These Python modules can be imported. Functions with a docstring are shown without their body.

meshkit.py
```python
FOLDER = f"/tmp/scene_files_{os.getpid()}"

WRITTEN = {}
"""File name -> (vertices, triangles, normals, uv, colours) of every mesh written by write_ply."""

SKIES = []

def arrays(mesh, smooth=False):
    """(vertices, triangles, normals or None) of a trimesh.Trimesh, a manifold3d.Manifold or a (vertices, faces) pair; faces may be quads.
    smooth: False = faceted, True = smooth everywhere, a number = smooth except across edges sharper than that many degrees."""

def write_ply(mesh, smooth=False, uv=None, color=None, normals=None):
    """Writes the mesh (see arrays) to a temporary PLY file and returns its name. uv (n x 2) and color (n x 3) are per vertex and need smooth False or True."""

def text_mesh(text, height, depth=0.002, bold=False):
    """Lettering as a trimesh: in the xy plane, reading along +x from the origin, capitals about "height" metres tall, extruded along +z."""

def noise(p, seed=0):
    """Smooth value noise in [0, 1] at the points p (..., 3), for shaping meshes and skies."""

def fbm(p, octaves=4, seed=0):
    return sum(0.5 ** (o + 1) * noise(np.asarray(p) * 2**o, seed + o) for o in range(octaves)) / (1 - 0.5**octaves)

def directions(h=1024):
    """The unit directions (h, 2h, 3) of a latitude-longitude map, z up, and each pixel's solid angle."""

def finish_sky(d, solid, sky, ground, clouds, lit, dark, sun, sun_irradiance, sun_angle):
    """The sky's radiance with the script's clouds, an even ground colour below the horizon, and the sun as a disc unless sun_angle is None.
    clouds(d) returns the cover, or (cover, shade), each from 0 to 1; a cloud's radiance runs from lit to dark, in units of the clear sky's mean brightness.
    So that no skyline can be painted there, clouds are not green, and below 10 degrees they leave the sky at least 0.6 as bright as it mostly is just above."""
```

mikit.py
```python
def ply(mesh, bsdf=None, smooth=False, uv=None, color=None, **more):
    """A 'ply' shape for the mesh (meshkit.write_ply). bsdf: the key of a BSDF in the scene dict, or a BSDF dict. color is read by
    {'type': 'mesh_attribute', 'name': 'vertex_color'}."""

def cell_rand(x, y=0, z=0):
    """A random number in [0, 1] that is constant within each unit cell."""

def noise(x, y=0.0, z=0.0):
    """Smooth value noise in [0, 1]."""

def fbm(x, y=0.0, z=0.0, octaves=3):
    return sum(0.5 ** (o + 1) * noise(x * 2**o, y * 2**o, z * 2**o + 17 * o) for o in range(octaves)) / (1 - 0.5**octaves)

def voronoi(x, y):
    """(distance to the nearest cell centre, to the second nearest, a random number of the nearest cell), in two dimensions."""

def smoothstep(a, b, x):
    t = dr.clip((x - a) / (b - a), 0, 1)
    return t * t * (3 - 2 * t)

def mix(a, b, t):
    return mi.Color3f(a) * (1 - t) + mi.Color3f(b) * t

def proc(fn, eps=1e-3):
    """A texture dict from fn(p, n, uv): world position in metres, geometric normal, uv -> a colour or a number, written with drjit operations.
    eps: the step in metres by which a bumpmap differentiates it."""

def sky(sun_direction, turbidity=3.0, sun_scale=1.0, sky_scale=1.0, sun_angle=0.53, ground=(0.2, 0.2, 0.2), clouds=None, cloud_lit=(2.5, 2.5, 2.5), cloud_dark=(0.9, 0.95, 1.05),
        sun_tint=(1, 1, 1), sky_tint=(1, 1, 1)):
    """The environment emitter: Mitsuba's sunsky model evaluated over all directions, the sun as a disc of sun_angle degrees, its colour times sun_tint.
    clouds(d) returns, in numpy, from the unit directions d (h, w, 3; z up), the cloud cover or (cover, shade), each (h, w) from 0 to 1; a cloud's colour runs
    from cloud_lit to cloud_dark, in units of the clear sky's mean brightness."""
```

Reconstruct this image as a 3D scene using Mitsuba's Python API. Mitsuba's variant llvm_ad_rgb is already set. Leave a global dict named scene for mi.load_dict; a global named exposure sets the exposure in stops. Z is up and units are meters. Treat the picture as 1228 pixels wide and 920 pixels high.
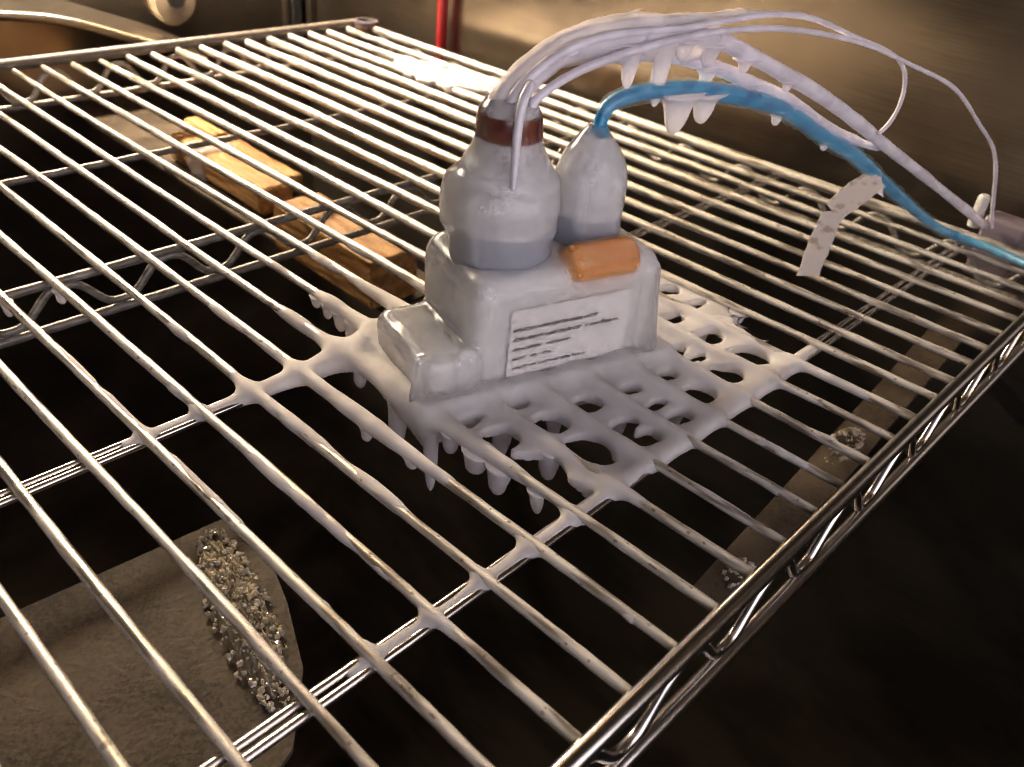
import math
import numpy as np
import trimesh
import mitsuba as mi
import drjit as dr
import mikit
import meshkit
from scipy.interpolate import CubicSpline, PchipInterpolator
from scipy.ndimage import gaussian_filter1d

T = mi.ScalarTransform4f
scene, labels = {}, {}

# ------------------------------------------------------------------ camera, lights, exposure
scene['camera'] = {
    'type': 'thinlens', 'fov': 61.423, 'fov_axis': 'x', 'near_clip': 0.01, 'far_clip': 20.0,
    'aperture_radius': 0.0011, 'focus_distance': 0.375,
    'to_world': T().look_at(origin=[0.4448, -0.1358, 0.2296], target=[0.4448 - 0.5387, -0.1358 + 0.6272, 0.2296 - 0.5626], up=[-0.4418, 0.3584, 0.8225]),
}
exposure = 0.5
WARM = [215.0, 174.0, 124.0]          # tube lamp along the left wall
COOL = [1.22, 1.20, 1.45]         # daylight in the observation window of the right wall

# ------------------------------------------------------------------ helpers
def numbered(key):
    if key not in scene and key not in labels:
        return key
    i = 1
    while f'{key}_{i:03d}' in scene or f'{key}_{i:03d}' in labels:
        i += 1
    return f'{key}_{i:03d}'

def thing(name, label, category, group=None):
    key = numbered(name)
    labels[key] = {'label': label, 'category': category}
    if group:
        labels[key]['group'] = group
    return key

def obj(name, mesh, mat, parent=None, label=None, category=None, group=None, kind=None, smooth=40, **more):
    key = numbered(f'{parent}__{name}' if parent else name)
    scene[key] = mikit.ply(mesh, mat, smooth=smooth, **more)
    e = {}
    if label: e['label'] = label
    if category: e['category'] = category
    if group: e['group'] = group
    if kind: e['kind'] = kind
    if e: labels[key] = e
    return key

def mat(name, d):
    scene['mat_' + name] = d
    return 'mat_' + name

def fbm3(p, s, seed=0, octaves=3):
    return meshkit.fbm(np.asarray(p) * s + 40.0, octaves, seed)

def spline(pts, n):
    p = np.asarray(pts, float)
    t = np.r_[0, np.cumsum(np.linalg.norm(np.diff(p, axis=0), axis=1))]
    return CubicSpline(t, p)(np.linspace(0, t[-1], n))

def tube(path, radius, sides=12, flat=None, caps=True, bump=0.0, bscale=400.0, seed=0):
    """Sweeps a round section along a path; radius a number or one per point."""
    p = np.asarray(path, float)
    n = len(p)
    r = np.broadcast_to(np.asarray(radius, float), (n,))
    t = np.gradient(p, axis=0)
    t /= np.linalg.norm(t, axis=1, keepdims=True) + 1e-12
    a = np.zeros_like(p)
    ref = np.array([0, 0, 1.0]) if abs(t[0, 2]) < 0.9 else np.array([1.0, 0, 0])
    cur = np.cross(t[0], ref)
    cur /= np.linalg.norm(cur)
    for i in range(n):
        cur = cur - t[i] * (cur @ t[i])
        cur /= np.linalg.norm(cur)
        a[i] = cur
    b = np.cross(t, a)
    ang = np.arange(sides) * 2 * np.pi / sides
    v = p[:, None] + r[:, None, None] * (np.cos(ang)[None, :, None] * a[:, None] + np.sin(ang)[None, :, None] * b[:, None])
    if bump:
        d = v - p[:, None]
        v = v + d / (np.linalg.norm(d, axis=2, keepdims=True) + 1e-12) * (bump * (fbm3(v, bscale, seed) - 0.5))[..., None] * 2
    v = v.reshape(-1, 3)
    i, j = np.meshgrid(np.arange(n - 1), np.arange(sides), indexing='ij')
    q = np.stack([i * sides + j, i * sides + (j + 1) % sides, (i + 1) * sides + (j + 1) % sides, (i + 1) * sides + j], -1).reshape(-1, 4)
    f = [q[:, [0, 2, 1]], q[:, [0, 3, 2]]]
    if caps:
        v = np.vstack([v, p[0] - t[0] * r[0] * 0.4, p[-1] + t[-1] * r[-1] * 0.4])
        k = np.arange(sides)
        f.append(np.stack([np.full(sides, n * sides), k, (k + 1) % sides], 1))
        f.append(np.stack([np.full(sides, n * sides + 1), (n - 1) * sides + (k + 1) % sides, (n - 1) * sides + k], 1))
    m = trimesh.Trimesh(v, np.vstack(f), process=False)
    if m.volume < 0:
        m.invert()
    return m

def line(a, b, n):
    return np.linspace(np.asarray(a, float), np.asarray(b, float), n)

def lathe(profile, centre=(0, 0, 0), sides=48):
    m = trimesh.creation.revolve(np.asarray(profile, float), sections=sides)
    if m.volume < 0:
        m.invert()
    m.apply_translation(centre)
    return m

def box(size, centre=(0, 0, 0), bevel=0.0):
    if bevel:
        import manifold3d as m3
        s = np.asarray(size) / 2 - bevel
        ball = m3.Manifold.sphere(bevel, 24)
        pts = [ball.translate((sx * s[0], sy * s[1], sz * s[2])) for sx in (-1, 1) for sy in (-1, 1) for sz in (-1, 1)]
        h = m3.Manifold.batch_hull(pts).to_mesh()
        m = trimesh.Trimesh(np.array(h.vert_properties[:, :3]), np.array(h.tri_verts), process=False)
    else:
        m = trimesh.creation.box(size)
    m.apply_translation(centre)
    return m

def join(ms):
    return trimesh.util.concatenate(ms)

def surface_nets(f, origin, h):
    """Mesh of the zero level of the sampled field f (negative inside)."""
    f = f.astype(np.float32)
    f[[0, -1]] = np.maximum(f[[0, -1]], h * .3); f[:, [0, -1]] = np.maximum(f[:, [0, -1]], h * .3); f[:, :, [0, -1]] = np.maximum(f[:, :, [0, -1]], h * .3)
    s = f < 0
    n = np.array(f.shape) - 1
    c = np.zeros(n, np.uint8)
    for i in range(8):
        dx, dy, dz = i & 1, i >> 1 & 1, i >> 2 & 1
        c += s[dx:n[0] + dx, dy:n[1] + dy, dz:n[2] + dz]
    cells = np.argwhere((c > 0) & (c < 8))
    idx = -np.ones(n, np.int64)
    idx[tuple(cells.T)] = np.arange(len(cells))
    acc, cnt = np.zeros((len(cells), 3)), np.zeros(len(cells))
    corners = [(i & 1, i >> 1 & 1, i >> 2 & 1) for i in range(8)]
    for i in range(8):
        for j in range(i + 1, 8):
            a, b = np.array(corners[i]), np.array(corners[j])
            if np.abs(a - b).sum() != 1:
                continue
            fa, fb = f[tuple((cells + a).T)], f[tuple((cells + b).T)]
            m = (fa < 0) != (fb < 0)
            t = np.where(m, fa / np.where(m, fa - fb, 1), 0)
            acc[m] += a + t[m, None] * (b - a)
            cnt[m] += 1
    v = (cells + acc / cnt[:, None]) * h + origin
    faces = []
    for ax in range(3):
        o1, o2 = [k for k in range(3) if k != ax]
        lo, hi = [slice(None)] * 3, [slice(None)] * 3
        lo[ax], hi[ax] = slice(0, -1), slice(1, None)
        ch = np.argwhere(s[tuple(lo)] != s[tuple(hi)])
        ch = ch[(ch[:, o1] > 0) & (ch[:, o2] > 0) & (ch[:, o1] < n[o1]) & (ch[:, o2] < n[o2])]
        e1, e2 = np.eye(3, dtype=int)[o1], np.eye(3, dtype=int)[o2]
        q = np.stack([idx[tuple((ch - e1 - e2).T)], idx[tuple((ch - e2).T)], idx[tuple(ch.T)], idx[tuple((ch - e1).T)]], 1)
        flip = s[tuple(ch.T)] != (ax == 1)
        q = np.where(flip[:, None], q, q[:, ::-1])
        faces += [q[:, [0, 1, 2]], q[:, [0, 2, 3]]]
    f_ = np.vstack(faces)
    m = trimesh.Trimesh(v, f_[(f_ >= 0).all(1)], process=False)
    if m.volume < 0:
        m.invert()
    return m

def smin(a, b, k):
    h = np.clip(0.5 + 0.5 * (b - a) / k, 0, 1)
    return b + (a - b) * h - k * h * (1 - h)

def sd_box(P, c, half, r):
    q = [np.abs(P[i] - c[i]) - (half[i] - r) for i in range(3)]
    out = np.sqrt(sum(np.maximum(x, 0) ** 2 for x in q))
    return out + np.minimum(np.maximum(np.maximum(q[0], q[1]), q[2]), 0) - r

def sd_capsule(P, a, b, r1, r2):
    a, b = np.asarray(a, float), np.asarray(b, float)
    d = b - a
    t = np.clip(sum((P[i] - a[i]) * d[i] for i in range(3)) / (d @ d), 0, 1)
    return np.sqrt(sum((P[i] - a[i] - t * d[i]) ** 2 for i in range(3))) - (r1 + (r2 - r1) * t)

def smooth_prof(prof):
    prof = np.asarray(prof)
    z = np.linspace(prof[0, 0], prof[-1, 0], 120)
    r = gaussian_filter1d(PchipInterpolator(prof[:, 0], prof[:, 1])(z), 5, mode='nearest')
    return np.c_[z, r]

def sd_lathe(P, c, prof):
    """Approximate distance to a solid of revolution about z; prof rows are (z, r)."""
    prof = smooth_prof(prof)
    rad = np.sqrt((P[0] - c[0]) ** 2 + (P[1] - c[1]) ** 2)
    R = np.interp(P[2], prof[:, 0], prof[:, 1])
    slope = np.interp(P[2], prof[:, 0], np.abs(np.gradient(prof[:, 1], prof[:, 0])))
    d = (rad - R) / np.sqrt(1 + np.minimum(slope, 3) ** 2)
    return np.maximum(d, np.maximum(P[2] - prof[-1, 0], prof[0, 0] - P[2]))

# ------------------------------------------------------------------ materials
P_ = mikit
def tex_steel(p, n, uv):
    g = P_.fbm(p.x * 7, p.y * 7, p.z * 9, octaves=4)
    s = P_.noise(p.x * 30 + 3, p.y * 30, p.z * 700)
    return P_.mix((0.15, 0.128, 0.108), (0.31, 0.265, 0.215), P_.smoothstep(0.3, 0.7, 0.9 * g + 0.1 * s))
def tex_steel_rough(p, n, uv):
    return 0.13 + 0.2 * P_.fbm(p.x * 14, p.y * 14, p.z * 20, octaves=3)
def tex_dent(p, n, uv):
    return 0.010 * P_.fbm(p.x * 5, p.y * 5, p.z * 6, octaves=2)
mat('steel_wall', {'type': 'twosided', 'b': {'type': 'bumpmap', 'a': mikit.proc(tex_dent, eps=2e-3), 'scale': 1.0, 'b': {'type': 'principled', 'base_color': mikit.proc(tex_steel), 'metallic': 0.92, 'roughness': mikit.proc(tex_steel_rough), 'specular': 0.5}}})

def tex_floor(p, n, uv):
    g = P_.fbm(p.x * 13, p.y * 13, 2, octaves=4)
    return P_.mix((0.05, 0.045, 0.042), (0.11, 0.095, 0.08), P_.smoothstep(0.45, 0.75, g))
mat('floor', {'type': 'twosided', 'b': {'type': 'diffuse', 'reflectance': mikit.proc(tex_floor)}})

def frost_cover(p):
    return P_.smoothstep(0.28, 0.62, P_.fbm(p.x * 60, p.y * 420, p.z * 420, octaves=3))
def tex_wire(p, n, uv):
    f = frost_cover(p)
    speck = P_.smoothstep(0.80, 0.90, P_.noise(p.x * 420, p.y * 600, p.z * 600))
    c = P_.mix((0.62, 0.55, 0.47), (0.76, 0.70, 0.62), f)
    return P_.mix(c, (0.16, 0.13, 0.10), speck * 0.7)
def tex_wire_metal(p, n, uv):
    return 0.8 - 0.45 * frost_cover(p)
def tex_wire_rough(p, n, uv):
    return 0.26 + 0.22 * frost_cover(p)
mat('wire', {'type': 'principled', 'base_color': mikit.proc(tex_wire), 'metallic': mikit.proc(tex_wire_metal), 'roughness': mikit.proc(tex_wire_rough), 'specular': 0.6})
def tex_rod(p, n, uv):
    f = P_.smoothstep(0.35, 0.7, P_.fbm(p.x * 300, p.y * 120, p.z * 300, octaves=3))
    return P_.mix((0.20, 0.175, 0.15), (0.36, 0.335, 0.30), f)
mat('rod', {'type': 'principled', 'base_color': mikit.proc(tex_rod), 'metallic': 0.3, 'roughness': 0.4, 'specular': 0.5})
mat('dull', {'type': 'principled', 'base_color': {'type': 'rgb', 'value': [0.16, 0.14, 0.125]}, 'metallic': 0.3, 'roughness': 0.35, 'specular': 0.5})
mat('chrome', {'type': 'principled', 'base_color': {'type': 'rgb', 'value': [0.66, 0.62, 0.58]}, 'metallic': 1.0, 'roughness': 0.2})

def tex_ice(p, n, uv):
    g = P_.fbm(p.x * 70, p.y * 70, p.z * 70, octaves=3)
    return P_.mix((0.62, 0.585, 0.565), (0.76, 0.725, 0.705), P_.smoothstep(0.3, 0.7, g))
def tex_ice_thin(p, n, uv):
    g = P_.fbm(p.x * 60, p.y * 60, p.z * 60, octaves=3)
    return P_.mix((0.82, 0.785, 0.785), (0.95, 0.925, 0.92), P_.smoothstep(0.3, 0.7, g))
def tex_ice_bump(p, n, uv):
    return 0.0004 * P_.fbm(p.x * 150, p.y * 150, p.z * 150, octaves=3)
ICE = {'type': 'bumpmap', 'a': mikit.proc(tex_ice_bump, eps=5e-4), 'scale': 1.0,
       'b': {'type': 'principled', 'base_color': mikit.proc(tex_ice), 'roughness': 0.16, 'specular': 0.5, 'clearcoat': 1.0, 'clearcoat_gloss': 0.97}}
THIN = {'type': 'bumpmap', 'a': mikit.proc(tex_ice_bump, eps=5e-4), 'scale': 1.0,
        'b': {'type': 'principledthin', 'base_color': mikit.proc(tex_ice_thin), 'roughness': 0.16, 'eta': 1.31, 'diff_trans': 0.9}}
mat('ice', THIN)
mat('ice_solid', {'type': 'twosided', 'b': ICE})
mat('icicle', {'type': 'principledthin', 'base_color': {'type': 'rgb', 'value': [0.93, 0.90, 0.925]}, 'roughness': 0.14, 'eta': 1.31, 'diff_trans': 0.95})

mat('glaze', {'type': 'mask', 'opacity': 0.09, 'b': {'type': 'twosided', 'b': ICE}})
def plastic(name, rgb, rough=0.4, **k):
    return mat(name, {'type': 'principled', 'base_color': {'type': 'rgb', 'value': list(rgb)}, 'roughness': rough, 'specular': 0.5, **k})
plastic('plug_dark', (0.46, 0.47, 0.53), 0.35)
plastic('plug_grey', (0.90, 0.87, 0.86), 0.35)
plastic('case', (0.93, 0.90, 0.87), 0.4)
plastic('label', (0.88, 0.84, 0.81), 0.3)
plastic('print', (0.09, 0.07, 0.065), 0.6)
def tex_orange(p, n, uv):
    g = P_.fbm(p.x * 260, p.y * 260, p.z * 260, octaves=2)
    return P_.mix((0.88, 0.36, 0.08), (0.93, 0.46, 0.13), P_.smoothstep(0.3, 0.75, g))
mat('orange', {'type': 'principled', 'base_color': mikit.proc(tex_orange), 'roughness': 0.3, 'specular': 0.5, 'clearcoat': 0.5})
def tex_band(p, n, uv):
    g = P_.fbm(p.x * 220, p.y * 220, p.z * 120, octaves=2)
    return P_.mix((0.13, 0.025, 0.013), (0.26, 0.065, 0.032), P_.smoothstep(0.3, 0.75, g))
mat('band', {'type': 'principled', 'base_color': mikit.proc(tex_band), 'roughness': 0.2, 'specular': 0.5, 'clearcoat': 0.8})
def tex_white(p, n, uv):
    g = P_.fbm(p.x * 110, p.y * 110, p.z * 110, octaves=3)
    return P_.mix((0.70, 0.64, 0.70), (0.86, 0.82, 0.87), P_.smoothstep(0.3, 0.7, g))
mat('white_cable', {'type': 'principled', 'base_color': mikit.proc(tex_white), 'roughness': 0.25, 'specular': 0.45, 'clearcoat': 0.4})
def tex_blue(p, n, uv):
    g = P_.fbm(p.x * 200, p.y * 120, p.z * 200, octaves=3)
    c = P_.mix((0.015, 0.17, 0.36), (0.04, 0.31, 0.54), P_.smoothstep(0.3, 0.6, g))
    return P_.mix(c, (0.50, 0.58, 0.66), P_.smoothstep(0.66, 0.8, g) * 0.5)
mat('sleeve', {'type': 'mask', 'opacity': 0.62, 'b': {'type': 'principledthin', 'base_color': mikit.proc(tex_ice_thin), 'roughness': 0.16, 'eta': 1.31, 'diff_trans': 0.6}})
mat('blue_cable', {'type': 'principled', 'base_color': mikit.proc(tex_blue), 'roughness': 0.22, 'specular': 0.5, 'clearcoat': 0.7})
def tex_tag(p, n, uv):
    g = P_.fbm(p.x * 160, p.y * 160, p.z * 160, octaves=3)
    return P_.mix((0.66, 0.58, 0.50), (0.42, 0.33, 0.25), P_.smoothstep(0.52, 0.68, g))
mat('tag', {'type': 'twosided', 'b': {'type': 'principled', 'base_color': mikit.proc(tex_tag), 'roughness': 0.5, 'specular': 0.3}})
def tex_wood(p, n, uv):
    r = P_.fbm(p.x * 22, p.y * 190, p.z * 190, octaves=3)
    ring = dr.abs(dr.sin(60 * (r + 0.3 * P_.noise(p.x * 30, p.y * 60, p.z * 60))))
    c = P_.mix((0.24, 0.115, 0.04), (0.44, 0.25, 0.10), P_.smoothstep(0.25, 0.7, r))
    return P_.mix(c, (0.15, 0.065, 0.022), P_.smoothstep(0.85, 1.0, ring) * 0.5)
mat('wood', {'type': 'principled', 'base_color': mikit.proc(tex_wood), 'roughness': 0.55, 'specular': 0.3})
mat('tape', {'type': 'mask', 'opacity': 0.45, 'b': {'type': 'twosided', 'b': {'type': 'principled', 'base_color': {'type': 'rgb', 'value': [0.55, 0.55, 0.6]}, 'roughness': 0.12, 'specular': 0.8}}})
def tex_frost(p, n, uv):
    g = P_.fbm(p.x * 750, p.y * 750, p.z * 750, octaves=2)
    return P_.mix((0.05, 0.04, 0.03), (0.13, 0.105, 0.08), P_.smoothstep(0.35, 0.7, g))
mat('frost', {'type': 'twosided', 'b': {'type': 'principled', 'base_color': mikit.proc(tex_frost), 'roughness': 0.8, 'specular': 0.06}})
mat('crumb', {'type': 'principled', 'base_color': {'type': 'rgb', 'value': [0.40, 0.34, 0.25]}, 'roughness': 0.08, 'specular': 1.0})
def grit_bump(p, n, uv):
    return 0.004 * P_.fbm(p.x * 420, p.y * 420, p.z * 420, octaves=2)
mat('grit', {'type': 'twosided', 'b': {'type': 'bumpmap', 'a': mikit.proc(grit_bump, eps=4e-4), 'scale': 1.0, 'b': {'type': 'principled', 'base_color': {'type': 'rgb', 'value': [0.30, 0.25, 0.17]}, 'roughness': 0.14, 'specular': 0.9}}})
plastic('red', (0.35, 0.015, 0.02), 0.35)
plastic('collar', (0.085, 0.07, 0.085), 0.45)
plastic('bracket', (0.22, 0.18, 0.21), 0.4)
plastic('rust_collar', (0.10, 0.05, 0.025), 0.5)
plastic('rubber', (0.02, 0.02, 0.022), 0.6)
plastic('cream', (0.45, 0.36, 0.25), 0.4)
plastic('lamp_housing', (0.6, 0.6, 0.6), 0.4)

# ------------------------------------------------------------------ chamber: floor, walls, lamp, window
XL, XR, YB, YF, ZF, ZC = -0.58, 0.80, 0.565, -0.75, -1.90, 0.62
ZD = -0.10          # level of the plates and the bar under the rack
def sheet(a, b, c, d):
    return trimesh.Trimesh([a, b, c, d], [[0, 1, 2], [0, 2, 3]], process=False)
obj('floor', sheet((XL - .02, YF, ZF), (XR + .02, YF, ZF), (XR + .02, YB + .02, ZF), (XL - .02, YB + .02, ZF)), 'mat_floor', kind='structure', smooth=False)
obj('ceiling', sheet((XL, YF, ZC), (XL, YB, ZC), (XR, YB, ZC), (XR, YF, ZC)), 'mat_steel_wall', kind='structure', smooth=False)
obj('back_wall', box((XR - XL, .02, ZC - ZF), ((XL + XR) / 2, YB + .01, (ZC + ZF) / 2)), 'mat_steel_wall', kind='structure', smooth=False)
wl = obj('left_wall', box((.02, YB - YF, ZC - ZF), (XL - .01, (YB + YF) / 2, (ZC + ZF) / 2)), 'mat_steel_wall', kind='structure', smooth=False)
# right wall with an opening for the observation window
wy0, wy1, wz0, wz1 = -0.70, 0.30, 0.02, 0.50
wr = obj('right_wall', join([
    box((.02, wy0 - YF, ZC - ZF), (XR + .01, (wy0 + YF) / 2, (ZC + ZF) / 2)),
    box((.02, YB - wy1, ZC - ZF), (XR + .01, (wy1 + YB) / 2, (ZC + ZF) / 2)),
    box((.02, wy1 - wy0, wz0 - ZF), (XR + .01, (wy0 + wy1) / 2, (wz0 + ZF) / 2)),
    box((.02, wy1 - wy0, ZC - wz1), (XR + .01, (wy0 + wy1) / 2, (wz1 + ZC) / 2))]), 'mat_steel_wall', kind='structure', smooth=False)
win = thing('observation_window', 'pale blue daylit observation window in the right steel wall', 'window')
pane = sheet((XR + .015, wy0, wz0), (XR + .015, wy0, wz1), (XR + .015, wy1, wz1), (XR + .015, wy1, wz0))
if pane.face_normals[0, 0] > 0: pane.invert()
obj('lit_pane', pane, 'mat_lamp_housing', win, smooth=False, emitter={'type': 'area', 'radiance': {'type': 'rgb', 'value': COOL}})
lamp = thing('tube_lamp', 'warm tube lamp in a grey housing along the left wall', 'lamp')
lz = 0.36
obj('housing', box((.03, .54, .075), (XL + .0155, .26, lz), .006), 'mat_lamp_housing', lamp, smooth=30)
tb = tube(line((XL + .046, .02, lz), (XL + .046, .50, lz), 3), .0145, 20)
obj('glowing_tube', tb, 'mat_lamp_housing', lamp, emitter={'type': 'area', 'radiance': {'type': 'rgb', 'value': WARM}})

# things on the walls
cov = thing('added_hood', 'added steel hood on the left wall, its rolled edge standing in for a bright reflection', 'panel')  # added hood: its edge plays a wall reflection, its underside shades the wall
edge = spline([(XL + .055, -.30, .060), (XL + .055, .0, .045), (XL + .055, .175, .010), (XL + .055, .221, .003), (XL + .055, .261, -.009), (XL + .055, .295, -.022), (XL + .055, .322, -.032), (XL + .055, .345, -.041), (XL + .055, .385, -.058)], 60)
mat('cover_steel', {'type': 'twosided', 'b': {'type': 'principled', 'base_color': {'type': 'rgb', 'value': [0.45, 0.39, 0.31]}, 'metallic': 0.95, 'roughness': 0.3}})
obj('reflection_edge', tube(edge, .0050, 14), 'mat_cover_steel', cov)
top = edge.copy(); top[:, 0] = XL + .002; top[:, 2] += .016
mid = (edge + top) / 2; mid[:, 2] += .004
gv = np.stack([edge + [-.001, 0, .003], mid, top], 1).reshape(-1, 3)
gf = [[i * 3 + j, i * 3 + j + 1, (i + 1) * 3 + j + 1, (i + 1) * 3 + j] for i in range(59) for j in range(2)]
obj('hood', (gv, np.array(gf)), 'mat_steel_wall', cov, smooth=True)
bol = thing('wall_boss', 'round cream boss with a dark hole on the left wall', 'fixture')
dsk = lathe([(0.006, .012), (.0245, .010), (.028, .004), (.028, 0)], sides=40)
dsk.apply_transform(trimesh.transformations.rotation_matrix(math.pi / 2, [0, 1, 0])); dsk.apply_translation((XL + .0005, .380, -.001))
obj('flange', dsk, 'mat_cream', bol)
hole = trimesh.creation.cylinder(radius=.011, height=.014, sections=28)
hole.apply_transform(trimesh.transformations.rotation_matrix(math.pi / 2, [0, 1, 0])); hole.apply_translation((XL + .0075, .380, .003))
obj('hole', hole, 'mat_rubber', bol)
def tex_deck(p, n, uv):
    g = P_.fbm(p.x * 40, p.y * 40, 3, octaves=4)
    f = P_.fbm(p.x * 800, p.y * 800, p.z * 800, octaves=2)
    return P_.mix((0.030, 0.024, 0.019), (0.085, 0.066, 0.048), P_.smoothstep(0.25, 0.75, 0.6 * g + 0.4 * f))
def deck_bump(p, n, uv):
    return 0.0005 * P_.fbm(p.x * 500, p.y * 500, p.z * 500, octaves=2)
mat('deck', {'type': 'twosided', 'b': {'type': 'bumpmap', 'a': mikit.proc(deck_bump, eps=4e-4), 'scale': 1.0, 'b': {'type': 'principled', 'base_color': mikit.proc(tex_deck), 'metallic': 0.0, 'roughness': 0.6, 'specular': 0.08}}})
def plate(name, outline, label, cat):
    import shapely
    m = trimesh.creation.extrude_polygon(shapely.Polygon(outline).buffer(-.004).buffer(.004), .003, engine='earcut')
    m.apply_translation((0, 0, ZD - .003))
    obj(name, m, 'mat_deck', None, label, cat, smooth=False)
plate('lower_plate', [(.118, -.74), (.112, -.09), (.120, .026), (.16, .022), (.19, .012), (.226, -.004), (.256, -.030), (.268, -.06), (.285, -.74)], 'plate caked in dark brown dirt below the near left of the rack', 'plate')
plate('cross_bar', [(.290, .563), (.318, .170), (.342, .170), (.316, .563)], 'slim dirt caked bar below the right part of the rack, under the wires', 'bar')
plate('support_bar', [(-.579, .236), (.0, .226), (.0, .290), (-.579, .318)], 'flat dirt caked bar from the left wall carrying the pieces of wood', 'bar')
trim = thing('corner_trim', 'upright steel corner strips with a black rubber seal between them', 'trim')
obj('rubber_seal', box((.012, .012, ZC - ZD - .004), (XL + .0075, YB - .022, (ZC + ZD) / 2)), 'mat_rubber', trim, smooth=False)
obj('strip', box((.010, .008, ZC - ZD - .004), (XL + .006, YB - .034, (ZC + ZD) / 2), .002), 'mat_steel_wall', trim)
obj('strip', box((.010, .010, ZC - ZD - .004), (XL + .0205, YB - .0055, (ZC + ZD) / 2), .002), 'mat_steel_wall', trim)
obj('red_tube', tube(line((-.302, YB - .012, -.035), (-.305, YB - .012, .40), 24) + np.c_[np.sin(np.linspace(0, 5, 24)) * .001, np.zeros(24), np.zeros(24)], .0058, 14), 'mat_red',
    label='thin red tube standing upright against the back wall', category='tube')
br = thing('wall_bracket', 'violet grey bracket behind the far right corner of the rack', 'bracket')
obj('block', box((.030, .022, .046), (.318, .536, -.012), .003), 'mat_bracket', br, smooth=30)
obj('peg', lathe([(0, .044), (.003, .044), (.0042, .042), (.0042, .020), (0, .020)], (.296, .534, -.022), 20), 'mat_lamp_housing', br)

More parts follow.
